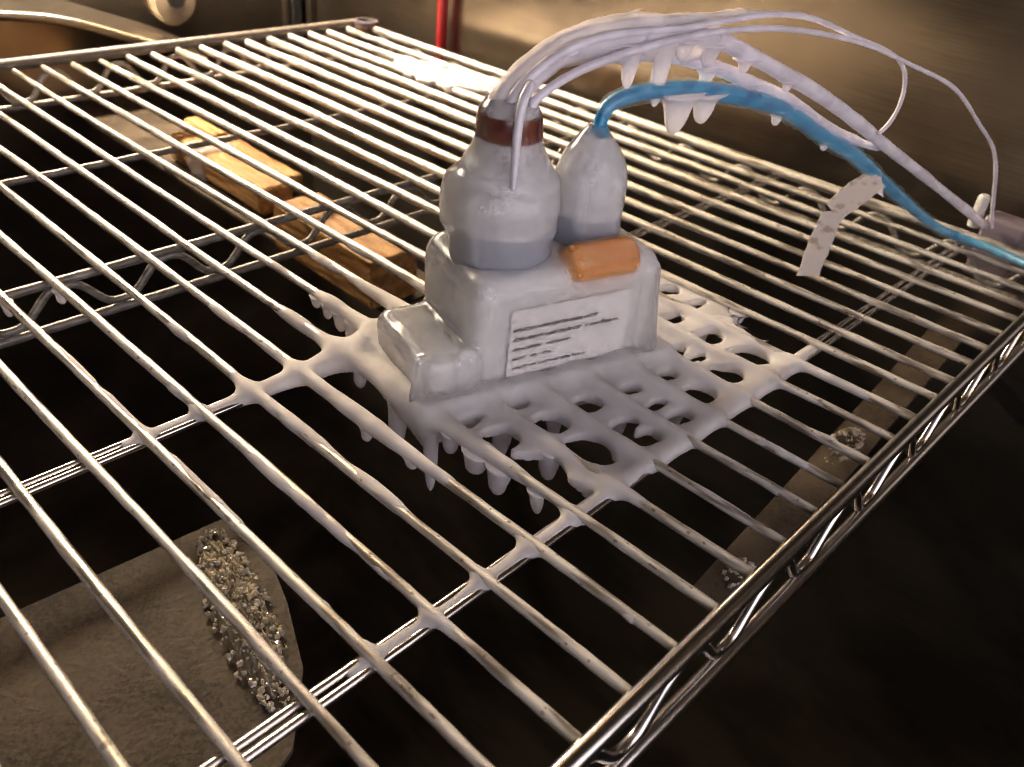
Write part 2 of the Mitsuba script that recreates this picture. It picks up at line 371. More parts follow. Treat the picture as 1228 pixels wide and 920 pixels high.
# ------------------------------------------------------------------ wire shelf
rng = np.random.default_rng(7)
S = 0.025
XLr, XA, XB, XD, XE, XRr = -0.3712, -0.1456, 0.0, 0.1528, 0.3025, 0.3693
Y0, Y1 = -0.155, 0.500
DROP = 0.030
shelf = thing('wire_shelf', 'chrome wire rack shelf crusted with frost and ice', 'shelf')
def frosty(path, r, seed, bump=.00035, sides=12, bs=330.):
    return tube(path, r, sides, bump=bump, bscale=bs, seed=seed)
for k in range(-6, 20):
    y = k * S
    n = 150
    p = line((XLr + .001, y, 0), (XRr - .001, y, 0), n)
    s = np.linspace(0, 1, n)
    p[:, 1] += .0009 * (meshkit.noise(np.c_[s * 5, s * 0 + k, s * 0], 3) - .5) * 2
    p[:, 2] += .0006 * (meshkit.noise(np.c_[s * 6, s * 0 + k, s * 0], 5) - .5) * 2
    r = .0017 + .0007 * meshkit.fbm(np.c_[s * 14, s * 0 + k * 3, s * 0], 3, 9)
    r = r + .0004 * np.clip((.3 - p[:, 0]) / .3, 0, 1) + .0013 * np.clip((k - 5) / 9, 0, 1) * np.clip((.25 - p[:, 0]) / .3, 0, 1) * (.5 + meshkit.fbm(np.c_[s * 22, s * 0 + k * 5, s * 0], 3, 15))
    obj('wire', frosty(p, r, k + 20), 'mat_wire', shelf)
ny = 170
def ys(n=ny, y0=Y0, y1=Y1): return np.linspace(y0, y1, n)
def rod(x, z, r, seed, material='mat_rod', name='cross_rod', y0=Y0, y1=Y1, bump=.0004):
    yy = ys(ny, y0, y1)
    obj(name, frosty(np.c_[np.full(ny, x), yy, np.full(ny, z)], r, seed, bump), material, shelf)
def snake(x, zt, zb, pitch, r, seed, phase=0., material='mat_rod', axis='y', lo=Y0, hi=Y1, bump=.0003):
    n = int((hi - lo) / pitch * 22)
    a = np.linspace(lo, hi, n)
    w = np.clip(1.35 * np.sin(2 * np.pi * (a / pitch + phase)), -1, 1)
    z = (zt + zb) / 2 + (zt - zb) / 2 * w
    P = np.c_[np.full(n, x), a, z] if axis == 'y' else np.c_[a, np.full(n, x), z]
    P = gaussian_filter1d(P, 1.2, axis=0, mode='nearest')
    obj('snake_wire', frosty(P, r, seed, bump), material, shelf)
# left edge
rod(XLr - .005, .0045, .0052, 61, 'mat_dull', 'side_rail', Y0, .487, .0002)
rod(XLr, -DROP, .0030, 62, 'mat_rod', 'lower_rail', Y0, .487)
snake(XLr + .001, -.004, -DROP + .004, .058, .0024, 63, .55, 'mat_wire', hi=.48)
# middle supports
rod(XA, -.0042, .0024, 64)
rod(XB, -.0042, .0026, 65)
rod(XB, -DROP, .0026, 66)
snake(XB, -.0075, -DROP + .005, .060, .0022, 67, .15)
for dx in (-.0024, .0024):
    rod(XD + dx, -.0036, .0017, 68, 'mat_chrome', bump=.00015)
    rod(XE + dx, -.0036, .0017, 69, 'mat_chrome', bump=.00015)
# right edge
rod(XRr + .002, .0006, .0036, 70, 'mat_chrome', 'side_rail', Y0, .487, .00012)
rod(XRr + .0035, -DROP, .0034, 71, 'mat_chrome', 'lower_rail', Y0, .487, .00012)
snake(XRr + .002, -.0045, -DROP + .0045, .060, .0023, 72, .32, 'mat_chrome', hi=.48, bump=.00005)
# back edge
p = line((XLr + .018, Y1 + .001, .001), (XRr - .014, Y1 + .001, .001), 160)
obj('back_rail', frosty(p, .0040, 73, .0004), 'mat_wire', shelf)
p = line((XLr + .018, Y1, -DROP), (XRr - .014, Y1, -DROP), 160)
obj('lower_rail', frosty(p, .0042, 74, .0007), 'mat_rod', shelf)
snake(Y1, -.005, -DROP + .005, .058, .0022, 75, .1, 'mat_rod', 'x', XLr + .02, XRr - .016)
def collar(x, y, m1, m2):
    c = obj('corner_collar', lathe([(0, -.034), (.0135, -.034), (.0150, .004), (.0142, .008), (.009, .0085), (.008, .003), (0, .003)], (x, y, 0)), m1, shelf)
    key = c + '__ring'
    scene[key] = mikit.ply(lathe([(.0140, -.004), (.0165, -.004), (.0165, .003), (.0140, .003), (.0140, -.004)], (x, y, 0)), m2, smooth=40)
collar(XLr + .001, Y1, 'mat_collar', 'mat_rust_collar')
collar(XRr - .001, Y1 + .002, 'mat_collar', 'mat_collar')

# ------------------------------------------------------------------ ice crust round the device (one smooth mass on the shelf)
h = .0013
o = np.array([.055, -.035, -.020])
nx_, ny_, nz_ = int(.300 / h), int(.320 / h), int(.032 / h)
X = (o[0] + np.arange(nx_) * h)[:, None, None]; Y = (o[1] + np.arange(ny_) * h)[None, :, None]; Z = (o[2] + np.arange(nz_) * h)[None, None, :]
BU, BV, B0 = np.array([.296, .955, 0]), np.array([.955, -.296, 0]), np.array([.2199, .1053, 0.0])
def to_local(X, Y):
    return (X - B0[0]) * BU[0] + (Y - B0[1]) * BU[1], (X - B0[0]) * BV[0] + (Y - B0[1]) * BV[1]
U2, V2 = to_local(X, Y)
q0, q1 = np.abs(U2 - .034) - .066, np.abs(V2 + .028) - .034
foot = np.sqrt(np.maximum(q0, 0) ** 2 + np.maximum(q1, 0) ** 2) + np.minimum(np.maximum(q0, q1), 0)      # plan distance from the device
G = np.broadcast_to(np.stack(np.broadcast_arrays(X, Y, Z), -1), (nx_, ny_, nz_, 3))
nz = (meshkit.fbm(G * 90 + 20, 2, 4) - .5)
thick = np.exp(-np.maximum(foot, 0) / .045)
F = np.full((nx_, ny_, nz_), .02)
for k in range(-1, 11):
    r = .0005 + .0044 * thick + .0016 * (meshkit.noise(np.stack([X * 45, X * 0 + k, X * 0], -1), 2))
    F = smin(F, np.sqrt((Y - k * S) ** 2 + (Z + .001 * thick) ** 2) - r, .006)
for xc in (XD, XE):
    r = .0006 + .0060 * np.exp(-np.maximum(foot - .01, 0) / .05) + .0012 * meshkit.noise(np.stack([Y * 40, Y * 0, Y * 0 + xc], -1), 6)
    F = smin(F, np.sqrt((X - xc) ** 2 * .62 + (Z + .0035) ** 2) - r, .006)
import shapely
sheet_outline = shapely.Polygon([(.172, .078), (.205, .070), (.235, .078), (.262, .084), (.298, .094), (.304, .130), (.304, .250), (.286, .256), (.262, .262), (.248, .276), (.232, .283), (.216, .300), (.186, .306), (.150, .285), (.140, .200), (.135, .120)]).buffer(-.006).buffer(.006)
pts = shapely.points(np.broadcast_to(X[:, :, 0], (nx_, ny_)), np.broadcast_to(Y[:, :, 0], (nx_, ny_)))
sh = np.where(shapely.contains(sheet_outline, pts), -shapely.distance(sheet_outline.exterior, pts), shapely.distance(sheet_outline, pts))[:, :, None]
wob = meshkit.noise(np.stack([X * 120 + Y * 0, Y * 120 + X * 0, X * 0 + Y * 0], -1), 8) - .5
for hx, gap, hw in (     # openings left in the ice between the wires: x, gap number, half width
        (.2554, 4, .0082), (.2576, 5, .0068), (.2794, 5, .0046), (.2915, 5, .0060), (.2628, 6, .0050), (.2793, 6, .0034), (.2926, 6, .0062), (.2669, 7, .0050), (.2879, 7, .0088), (.2366, 5, .0026), (.2451, 6, .0030),
        (.1828, 11, .0036), (.2033, 11, .0050), (.2136, 10, .0052), (.2342, 10, .0038), (.2352, 9, .0054), (.2589, 9, .0066), (.2860, 9, .0116), (.2562, 8, .0036), (.2663, 8, .0032), (.2870, 8, .0096),
        (.2310, 3, .0040), (.2487, 3, .0086), (.2345, 4, .0040), (.2730, 3, .0110), (.2800, 4, .0110)):
    hy = (gap + .52) * S
    e = (np.sqrt(((X - hx - .10 * (Y - hy)) / hw) ** 2 + ((Y - hy) / .0098) ** 2) - 1) * min(hw, .0085) + wob * .003
    sh = -smin(-sh, e, .004)
F = smin(F, np.maximum(sh, np.abs(Z + .0042) - .0026 - .0012 * wob), .005)
F = smin(F, np.maximum(foot - .001, Z - .0035), .011)
F = F + nz * .0012
crust = surface_nets(F, o, h)
trimesh.smoothing.filter_taubin(crust, iterations=6)
obj('ice_crust', crust, 'mat_ice', shelf, label='milky ice crust bridging the wires round the device', smooth=True)

h = .0013
o = np.array([-.270, .409, -.008])
X = (o[0] + np.arange(150) * h)[:, None, None]; Y = (o[1] + np.arange(62) * h)[None, :, None]; Z = (o[2] + np.arange(13) * h)[None, None, :]
e = np.sqrt(((X + .172) / .080) ** 2 + ((Y - .449 - .1 * (X + .172)) / .030) ** 2) - 1 + 1.0 * (meshkit.fbm(np.stack(np.broadcast_arrays(X * 50, Y * 90, Z * 0), -1) + 3, 3, 12) - .5)
gl = surface_nets(np.maximum(e * .02, np.abs(Z - .0004) - .0032 - .0008 * np.cos(2 * np.pi * Y / S)) + (meshkit.noise(np.stack(np.broadcast_arrays(X, Y, Z), -1) * 90 + 5, 4) - .5) * .0030, o, h)
trimesh.smoothing.filter_taubin(gl, iterations=4)
obj('ice_glaze', gl, 'mat_ice_solid', shelf, label='added glossy ice sheet standing in for the glare on the far wires', smooth=True)  # ice sheet added to give the bright glare on the far wires

def icicle(top, length, r, seed, lean=(0, 0), flare=1.7, stretch=1.25, along=0.):
    n = 16
    t = 1 - (1 - np.linspace(0, 1, n)) ** 1.9
    rr = r * np.sqrt(np.maximum(1 - t ** 6, 0)) * (1 - .28 * t) * (1 + (flare - 1) * np.exp(-t / .20))
    rr[-1] = r * .12
    z = -length * t
    a = np.arange(12) * np.pi / 6
    wob = 1 + .18 * (meshkit.noise(np.stack(np.broadcast_arrays(np.cos(a)[None] * 1.2, np.sin(a)[None] * 1.2, t[:, None] * 4), -1) + seed * 7.3, seed) - .5)
    x = rr[:, None] * np.cos(a) * stretch * wob + lean[0] * t[:, None]
    y = rr[:, None] * np.sin(a) * wob + lean[1] * t[:, None]
    ca, sa = math.cos(along), math.sin(along)
    v = np.stack([top[0] + ca * x - sa * y, top[1] + sa * x + ca * y, top[2] + z[:, None] + 0 * x], -1).reshape(-1, 3)
    v = np.vstack([v, [top], [[top[0] + lean[0], top[1] + lean[1], top[2] - length * 1.004]]])
    f = []
    for i in range(n - 1):
        for j in range(12):
            f += [[i * 12 + j, (i + 1) * 12 + j, (i + 1) * 12 + (j + 1) % 12], [i * 12 + j, (i + 1) * 12 + (j + 1) % 12, i * 12 + (j + 1) % 12]]
    for j in range(12):
        f += [[n * 12, j, (j + 1) % 12], [n * 12 + 1, (n - 1) * 12 + (j + 1) % 12, (n - 1) * 12 + j]]
    m = trimesh.Trimesh(v, f, process=False)
    if m.volume < 0: m.invert()
    return m
sp = [  # x, wire, length, radius
    (.196, 3, .030, .0042), (.2185, 3, .034, .0046), (.232, 3, .012, .0046), (.249, 3, .011, .0048), (.208, 3, .009, .0042), (.168, 3, .011, .0036),
    (.205, 2, .008, .0036), (.234, 2, .007, .0034), (.262, 3, .016, .0042), (.283, 3, .010, .0036), (.240, 4, .024, .0046), (.268, 4, .020, .0044), (.291, 4, .012, .0036),
    (.248, 5, .020, .0042), (.270, 6, .018, .0042), (.283, 7, .014, .004), (.240, 10, .012, .0040), (.225, 11, .010, .0040), (.255, 11, .008, .0034), (.250, 10, .016, .0036),
    (.108, 4, .008, .0030), (.118, 4, .013, .0036), (.129, 4, .017, .0034), (.098, 4, .006, .0028), (.014, 0, .010, .003), (.010, -1, .011, .0034)]
for i, (x, k, L, r) in enumerate(sp):
    obj('icicle', icicle((x, k * S, -.0018), L * rng.uniform(.85, 1.3), r * rng.uniform(.75, 1.15), i, (rng.normal(0, .0012), rng.normal(0, .0008)), 1.2 + rng.uniform(-.1, .2), 1.2), 'mat_icicle', shelf, smooth=True)

scene['med_ice'] = {'type': 'homogeneous', 'albedo': {'type': 'rgb', 'value': [0.998, 0.995, 0.995]}, 'sigma_t': 90.0}
mat('ice_body', {'type': 'roughdielectric', 'alpha': 0.055, 'int_ior': 1.31, 'ext_ior': 1.0})
ICE_IN = {'interior': {'type': 'ref', 'id': 'med_ice'}}
# ------------------------------------------------------------------ iced device
dev = thing('iced_connector', 'ice coated grey box with two domed plugs and printed label', 'connector')
def L2W(m):
    M = np.eye(4); M[:3, 0] = BU; M[:3, 1] = -BV; M[:3, 3] = B0       # local x = u, y = -v (depth), z
    m = m.copy(); m.apply_transform(M)
    if m.volume < 0: m.invert()
    return m
c1, c2 = (.0205, .030), (.0665, .030)          # (u, depth) of the plugs
obj('housing', L2W(box((.096, .058, .0535), (.045, .0305, .0275), .005)), 'mat_case', dev)
obj('mounting_flange', L2W(box((.028, .050, .018), (-.015, .027, .010), .004)), 'mat_case', dev)
h = .0011
o = np.array([-.046, -.014, -.006]); hi = np.array([.112, .078, .128])
g = [o[i] + np.arange(int((hi[i] - o[i]) / h)) * h for i in range(3)]
P = (g[0][:, None, None], g[1][None, :, None], g[2][None, None, :])
lean = .05 * np.maximum(P[2], 0)
body = sd_box(P, (.045 - 0 * P[2], .030, .0265), (.0515, .0325, .0305), .012)
flg = sd_box((P[0] + .12 * P[2], P[1], P[2]), (-.013, .0265, .010), (.0185, .029, .0125), .009)
D = smin(body, flg, .005)
skirt = sd_box(P, (.034, .030, -.002), (.066, .035, .005), .005)
D = smin(D, skirt, .006)
# the ice over the label face is even
lab = np.clip(sd_box(P, (.044, -.004, .0235), (.036, .006, .0195), .002) / .006, 0, 1)
G = np.stack(np.broadcast_arrays(*P), -1)
bump = meshkit.fbm(G * 75 + 11, 3, 21) - .5
D1 = D + bump * (.0003 + .0009 * lab)
# frozen runs down the flange and the near faces
D1 = smin(D1, sd_capsule(P, (-.031, .002, .021), (-.033, -.001, .002), .0028, .0045), .004)
D1 = smin(D1, sd_capsule(P, (-.008, -.002, .020), (-.010, -.003, .000), .0028, .004), .005)
D1 = smin(D1, sd_capsule(P, (.088, -.001, .048), (.092, -.003, .004), .003, .005), .006)
D1 = smin(D1, sd_capsule(P, (.0495, .0052, .0550), (.0715, .0052, .0550), .0098, .0098), .004)
coat = surface_nets(D1, o, h)
trimesh.smoothing.filter_taubin(coat, iterations=4)
obj('ice_coat', L2W(coat), 'mat_ice_body', dev, label='thick milky ice over the box', smooth=True, **ICE_IN)
prof1 = [(.046, .0250), (.056, .0238), (.066, .0237), (.073, .0252), (.080, .0262), (.087, .0246), (.0945, .0212), (.101, .0175), (.1065, .0150), (.1085, .0146), (.119, .0143), (.1235, .0130), (.126, .006)]
prof2 = [(.048, .0190), (.056, .0180), (.066, .0175), (.080, .0172), (.089, .0166), (.0945, .0150), (.100, .0118), (.1045, .0085), (.1075, .0058), (.110, .0035)]
E1 = sd_lathe(P, c1, prof1)
for a0, z0, z1, r0 in ((-2.5, .084, .060, .0026), (2.6, .088, .070, .003)):
    R = np.interp((z0, z1), [x[0] for x in prof1], [x[1] for x in prof1])
    E1 = smin(E1, sd_capsule(P, (c1[0] + R[0] * math.cos(a0), c1[1] + R[0] * math.sin(a0), z0), (c1[0] + R[1] * math.cos(a0 + .12), c1[1] + R[1] * math.sin(a0 + .12), z1), r0 * .6, r0), .008)
rr_ = np.sqrt((P[0] - c1[0]) ** 2 + (P[1] - c1[1]) ** 2)
for zr, Rr, tr in ((.0915, .0218, .0009), (.0705, .0236, .0006)):
    E1 = smin(E1, np.sqrt((rr_ - Rr) ** 2 + (P[2] - zr - .002 * np.sin(np.arctan2(P[1] - c1[1], P[0] - c1[0]) * 2)) ** 2) - tr, .004)
E1 = E1 + (bump * .0018)
m1 = surface_nets(np.maximum(E1, np.maximum(-(body + .003), -1)), o, h)
trimesh.smoothing.filter_taubin(m1, iterations=4)
E2 = sd_lathe(P, c2, prof2)
for a0, z0, z1, r0 in ((-1.3, .086, .066, .0014), (-2.2, .088, .066, .0018)):
    R = np.interp((z0, z1), [x[0] for x in prof2], [x[1] for x in prof2])
    E2 = smin(E2, sd_capsule(P, (c2[0] + R[0] * math.cos(a0), c2[1] + R[0] * math.sin(a0), z0), (c2[0] + R[1] * math.cos(a0), c2[1] + R[1] * math.sin(a0), z1), r0 * .6, r0), .006)
E2 = E2 + bump * .0016
m2 = surface_nets(np.maximum(E2, -(body + .003)), o, h)
trimesh.smoothing.filter_taubin(m2, iterations=4)
pl = obj('plug', L2W(lathe([(0, .069), (.0208, .069), (.0212, .0745), (.0192, .0755), (.0192, .0790), (.0215, .080), (.0205, .086), (.0165, .0965), (.0105, .100), (.0105, .1225), (0, .1225)], (c1[0], c1[1], 0))), 'mat_plug_grey', dev, label='larger domed plug with the copper band')
scene[pl + '__seal_ring'] = mikit.ply(L2W(lathe([(0, .052), (.0215, .052), (.0222, .054), (.0222, .0665), (.0212, .0688), (0, .0688)], (c1[0], c1[1], 0))), 'mat_plug_dark', smooth=30)
scene[pl + '__ice_shell'] = mikit.ply(L2W(m1), 'mat_ice_body', smooth=True, **ICE_IN)
scene[pl + '__copper_band'] = mikit.ply(L2W(lathe([(.0115, .1090), (.0131, .1086), (.0137, .1100), (.0137, .1172), (.0131, .1188), (.0115, .1186), (.0115, .1090)], (c1[0], c1[1], 0), 56)), 'mat_band', smooth=40)
pl = obj('plug', L2W(lathe([(0, .0685), (.0152, .0685), (.0152, .0720), (.0136, .0730), (.0136, .0765), (.0150, .0775), (.0148, .084), (.0120, .091), (.008, .098), (.0045, .104), (0, .104)], (c2[0], c2[1], 0))), 'mat_plug_grey', dev, label='smaller domed plug under the blue cable')
scene[pl + '__seal_ring'] = mikit.ply(L2W(lathe([(0, .052), (.0158, .052), (.0158, .066), (.0150, .068), (0, .068)], (c2[0], c2[1], 0))), 'mat_plug_dark', smooth=30)
scene[pl + '__ice_shell'] = mikit.ply(L2W(m2), 'mat_ice_body', smooth=True, **ICE_IN)
# orange latch along the upper edge of the label face
om = box((.0355, .0130, .0150), (0, 0, 0), .0026)
om.apply_transform(trimesh.transformations.rotation_matrix(math.radians(-38), [1, 0, 0])); om.apply_translation((.0605, .0052, .0550))
lt = obj('orange_latch', L2W(om), 'mat_orange', dev)
# printed label: a thin plate with five lines of small print
lb = obj('label_plate', L2W(box((.0660, .0010, .0350), (.0440, -.00150, .0230), .0004)), 'mat_label', dev)
def print_line(u0, u1, z, hgt, seed, gaps=()):
    r = np.random.default_rng(seed); ms = []; x = u0; word = r.integers(3, 8)
    while x < u1:
        w = r.uniform(.0007, .0011)
        if not any(a < x < b for a, b in gaps):
            ms.append(box((w, .0003, hgt * r.uniform(.35, .5)), (x + w / 2, -.00206, z + hgt * r.uniform(-.1, .35))))
            ms.append(box((w * r.uniform(.4, .9), .0003, hgt * r.uniform(.35, .5)), (x + w / 2, -.00207, z - hgt * r.uniform(.1, .35))))
        word -= 1
        x += w + r.uniform(.00015, .0003)
        if word <= 0:
            x += .0006; word = r.integers(3, 9)
    return join(ms)
for row, (u0, u1, z, hgt, gaps) in enumerate((
        (.0125, .0575, .0305, .0021, ()), (.0127, .0700, .0255, .0020, ((.049, .0515), (.053, .0545))), (.0130, .0450, .0202, .0018, ((.029, .031),)),
        (.0133, .0345, .0152, .0018, ((.0205, .0225), (.0255, .0285))), (.0136, .0540, .0100, .0016, ((.026, .028),)))):
    scene[numbered(lb + '__print')] = mikit.ply(L2W(print_line(u0, u1, z, hgt, row + 3, gaps)), 'mat_print')

# ------------------------------------------------------------------ cables
OFF = np.array([-.9615, .2747, 0])
def cable(name, pts, r, material, label, category, n=140, group=None, bump=.0006, bs=140., seed=0, sides=16):
    p = spline(pts, n)
    rr = np.interp(np.linspace(0, 1, n), np.linspace(0, 1, len(r)), r) if np.ndim(r) else r
    return obj(name, tube(p, rr, sides, bump=bump, bscale=bs, seed=seed), material, None, label, category, group, smooth=True), p
A = np.array([[.1975, .1338, .1134], [.1975, .1339, .1212], [.1993, .1401, .1305], [.2022, .1501, .1394], [.2066, .1656, .1447], [.2137, .1905, .1478], [.2201, .2129, .1478], [.2259, .2332, .1449], [.2333, .2592, .1361], [.2442, .2970, .1209], [.2551, .3354, .1033], [.2636, .3652, .0875], [.2835, .4346, .0509], [.3073, .5182, .0058]])
B = np.array([[.1968, .1315, .1136], [.1968, .1315, .1224], [.2001, .1429, .1337], [.2056, .1621, .1408], [.2117, .1835, .1390], [.2168, .2013, .1389], [.2214, .2176, .1366], [.2260, .2334, .1331], [.2358, .2678, .1216], [.2440, .2967, .1108], [.2537, .3303, .0941], [.2610, .3600, .0825], [.2680, .3820, .0755]])
L1 = np.array([[.1962, .1291, .1138], [.1962, .1291, .1226], [.1991, .1395, .1359], [.2042, .1573, .1458], [.2111, .1814, .1502], [.2187, .2081, .1510], [.2254, .2315, .1531], [.2342, .2622, .1554], [.2419, .2892, .1528], [.2496, .3162, .1449], [.2587, .3479, .1354], [.2649, .3697, .1225], [.2663, .3747, .1080], [.2634, .3645, .0891]])
L2 = np.array([[.1984, .1371, .1131], [.1985, .1371, .1209], [.2019, .1491, .1316], [.2069, .1665, .1385], [.2127, .1870, .1434], [.2189, .2086, .1471], [.2254, .2315, .1495], [.2347, .2641, .1495], [.2500, .3174, .1421], [.2539, .3313, .1390], [.2673, .3780, .1247], [.2789, .4187, .1096], [.2886, .4525, .0870], [.2963, .4795, .0667], [.3011, .4964, .0408], [.3059, .5131, .0091]])
C_ = np.array([[.1956, .1271, .1140], [.1958, .1276, .1217], [.1984, .1370, .1334], [.2026, .1516, .1433], [.2076, .1690, .1493], [.2135, .1897, .1519], [.2205, .2143, .1522], [.2265, .2353, .1533], [.2342, .2623, .1551]])
ka, pa = cable('white_cable', A, [.0048, .0046, .0042, .0040, .0040, .0040, .0040, .0040, .0038, .0034, .0032, .0030, .0032, .0028], 'mat_white_cable', 'thick iced white cable arching from the banded plug down to the far right corner', 'cable', seed=1, bump=.0006, bs=70.)
kb, pb = cable('white_cable', B + OFF * .004, [.0044, .0042, .0040, .0038, .0036, .0036, .0036, .0034, .0034, .0032, .0032, .0028, .0018], 'mat_white_cable', 'lower iced white cable running just above the blue cable', 'cable', seed=2, bump=.0006, bs=70.)
cable('white_cable', L1 - OFF * .0055, [.0024, .0024, .0022, .0019, .0017, .0016, .0016, .0015, .0014, .0013, .0013, .0012, .0012, .0012], 'mat_white_cable', 'thin white cable curling back in a short loop against the wall', 'cable', seed=3, bump=.0003)
cable('white_cable', L2 - OFF * .0075, [.0020, .0019, .0018, .0017, .0015, .0014, .0013, .0012, .0012, .0012, .0012, .0012, .0012, .0012, .0013, .0013], 'mat_white_cable', 'thin white cable making the widest loop and dropping straight to the corner', 'cable', seed=4, bump=.0003)
cable('white_cable', C_ + OFF * .001, [.0040, .0038, .0034, .0032, .0030, .0028, .0024, .0018, .0012], 'mat_white_cable', 'white cable along the top of the bundle ending in the ice', 'cable', seed=5, bump=.0008)
cable('white_cable', [(.2065, .1345, .1330), (.2098, .1260, .1235), (.2112, .1236, .1130), (.2135, .1212, .1010), (.2152, .1196, .0935)], [.0018, .0020, .0019, .0018, .0012], 'mat_white_cable', 'short white cable end frozen down the front of the banded plug', 'cable', n=60, seed=7, bump=.0003)
BL = np.array([[.2111, .1794, .1036], [.2110, .1792, .1102], [.2117, .1817, .1168], [.2139, .1901, .1209], [.2177, .2049, .1224], [.2256, .2351, .1208], [.2314, .2577, .1163], [.2411, .2949, .1060], [.2509, .3327, .0878], [.2594, .3653, .0725], [.2641, .3834, .0616], [.2740, .4215, .0390], [.2815, .4560, .0200], [.2930, .4790, .0075], [.3145, .4820, .0055], [.3455, .4720, .0075], [.3750, .4600, .0080], [.41, .45, .0]])
kbl, pbl = cable('blue_cable', BL, [.0032, .0036, .0039, .0042, .0042, .0041, .0040, .0040, .0041, .0041, .0036, .0030, .0030, .0028, .0026, .0026, .0024, .0024], 'mat_blue_cable', 'ice glazed blue cable arching from the smaller plug to the right edge', 'cable', seed=6, bump=.0006, n=180)
scene[kbl + '__ice_glaze'] = mikit.ply(tube(pbl[4:], np.interp(np.linspace(0, 1, len(pbl) - 4), [0, .1, .5, .75, 1], [.0046, .0052, .0052, .0042, .0028]), 18, bump=.0016, bscale=170., seed=14), 'mat_glaze', smooth=True)
h = .0011
o = np.array([.183, .116, .106]); hi = np.array([.240, .262, .162])
g = [o[i] + np.arange(int((hi[i] - o[i]) / h)) * h for i in range(3)]
P = (g[0][:, None, None], g[1][None, :, None], g[2][None, None, :])
SL = np.full([len(x) for x in g], .03)
for Q, r0 in ((A, .0044), (B + OFF * .004, .0040), (C_ + OFF * .001, .0036)):
    q = spline(Q, 80); q = q[q[:, 1] < .256][::3]
    for a_, b_ in zip(q[:-1], q[1:]):
        fa, fb = [np.clip((.262 - y_) / .09, 0, 1) for y_ in (a_[1], b_[1])]
        SL = smin(SL, sd_capsule(P, a_, b_, r0 * (.35 + .65 * fa), r0 * (.35 + .65 * fb)), .0045)
for y_, d_ in ((.172, .006), (.180, .007), (.190, .0075), (.200, .006), (.212, .008), (.226, .007), (.236, .005)):
    q = pa[np.argmin(np.abs(pa[:, 1] - y_))]
    SL = smin(SL, sd_capsule(P, q, q - [0, 0, d_], .0032, .0022), .006)
SL = SL + (meshkit.fbm(np.stack(np.broadcast_arrays(*P), -1) * 110, 2, 31) - .5) * .0018
sl = surface_nets(SL, o, h)
trimesh.smoothing.filter_taubin(sl, iterations=4)
scene[ka + '__ice_sleeve'] = mikit.ply(sl, 'mat_sleeve', smooth=True)
def hang(parent, x, y, z, L, r, seed, flare=2.0, stretch=1.5):
    obj('icicle', icicle((x, y, z), L, r, seed, (0, 0), flare, stretch, math.atan2(.97, .26)), 'mat_icicle', parent, smooth=True)
def at_y(p, y): return p[np.argmin(np.abs(p[:, 1] - y))]
for y, L, r, e in ((.186, .010, .0036, 2.2), (.176, .008, .003, 2.2), (.1905, .0215, .0030, 1.6), (.199, .008, .003, 2.2), (.219, .010, .003, 2.2), (.2085, .0310, .0033, 1.8), (.235, .0115, .0034, 1.8), (.258, .0065, .0026, 2.0), (.290, .0055, .002, 2.)):
    q = at_y(pa, y); hang(ka, q[0], y, q[2] - .002, L, r, int(y * 1000), e)
for y, L, r in ((.241, .009, .003), (.268, .0085, .003), (.300, .006, .0024)):
    q = at_y(pb, y); hang(kb, q[0], y, q[2] - .001, L, r, int(y * 1000))
for y, L, r in ((.2225, .0200, .0050), (.2395, .0150, .0042), (.292, .0085, .0024), (.335, .006, .002)):
    q = at_y(pbl, y); hang(kbl, q[0], y, q[2] - .001, L, r, int(y * 1000), 2.0, 1.5)

# folded tag on the blue cable
def ribbon(pts, wdir, w, th=.0007):
    p = spline(pts, 40); wd = np.asarray(wdir, float); wd /= np.linalg.norm(wd)
    t = np.gradient(p, axis=0); t /= np.linalg.norm(t, axis=1, keepdims=True)
    nn = np.cross(t, wd); nn /= np.linalg.norm(nn, axis=1, keepdims=True)
    wob = 1 + .16 * (meshkit.noise(np.c_[np.linspace(0, 9, 40), np.zeros(40), np.zeros(40)], 3) - .5)
    sec = [(-.5, -.5), (.5, -.5), (.5, .5), (-.5, .5)]
    v = np.stack([p + wd * (a * w * wob)[:, None] + nn * (b * th) for a, b in sec], 1).reshape(-1, 3)
    f = [[i * 4 + j, i * 4 + (j + 1) % 4, (i + 1) * 4 + (j + 1) % 4, (i + 1) * 4 + j] for i in range(39) for j in range(4)]
    f += [[0, 3, 2, 1], [156, 157, 158, 159]]
    return trimesh.Trimesh(*[np.asarray(x) for x in (v, np.vstack([np.array(f)[:, [0, 1, 2]], np.array(f)[:, [0, 2, 3]]]))], process=False)
tg = thing('cable_tag', 'creased cream paper tag hanging from the blue cable', 'tag')
obj('strip', ribbon([(.2700, .3830, .0590), (.2645, .3690, .0500), (.2600, .3560, .0405)], (.62, .30, -.55), .0150), 'mat_tag', tg, smooth=30)
obj('strip', ribbon([(.2600, .3560, .0410), (.2615, .3470, .0240), (.2640, .3370, .0055)], (.74, .60, .12), .0135), 'mat_tag', tg, smooth=30)
obj('white_flap', ribbon([(.2655, .3850, .0640), (.2690, .3850, .0560), (.2720, .3860, .0490)], (.55, .62, -.4), .0090), 'mat_white_cable', tg, smooth=30)

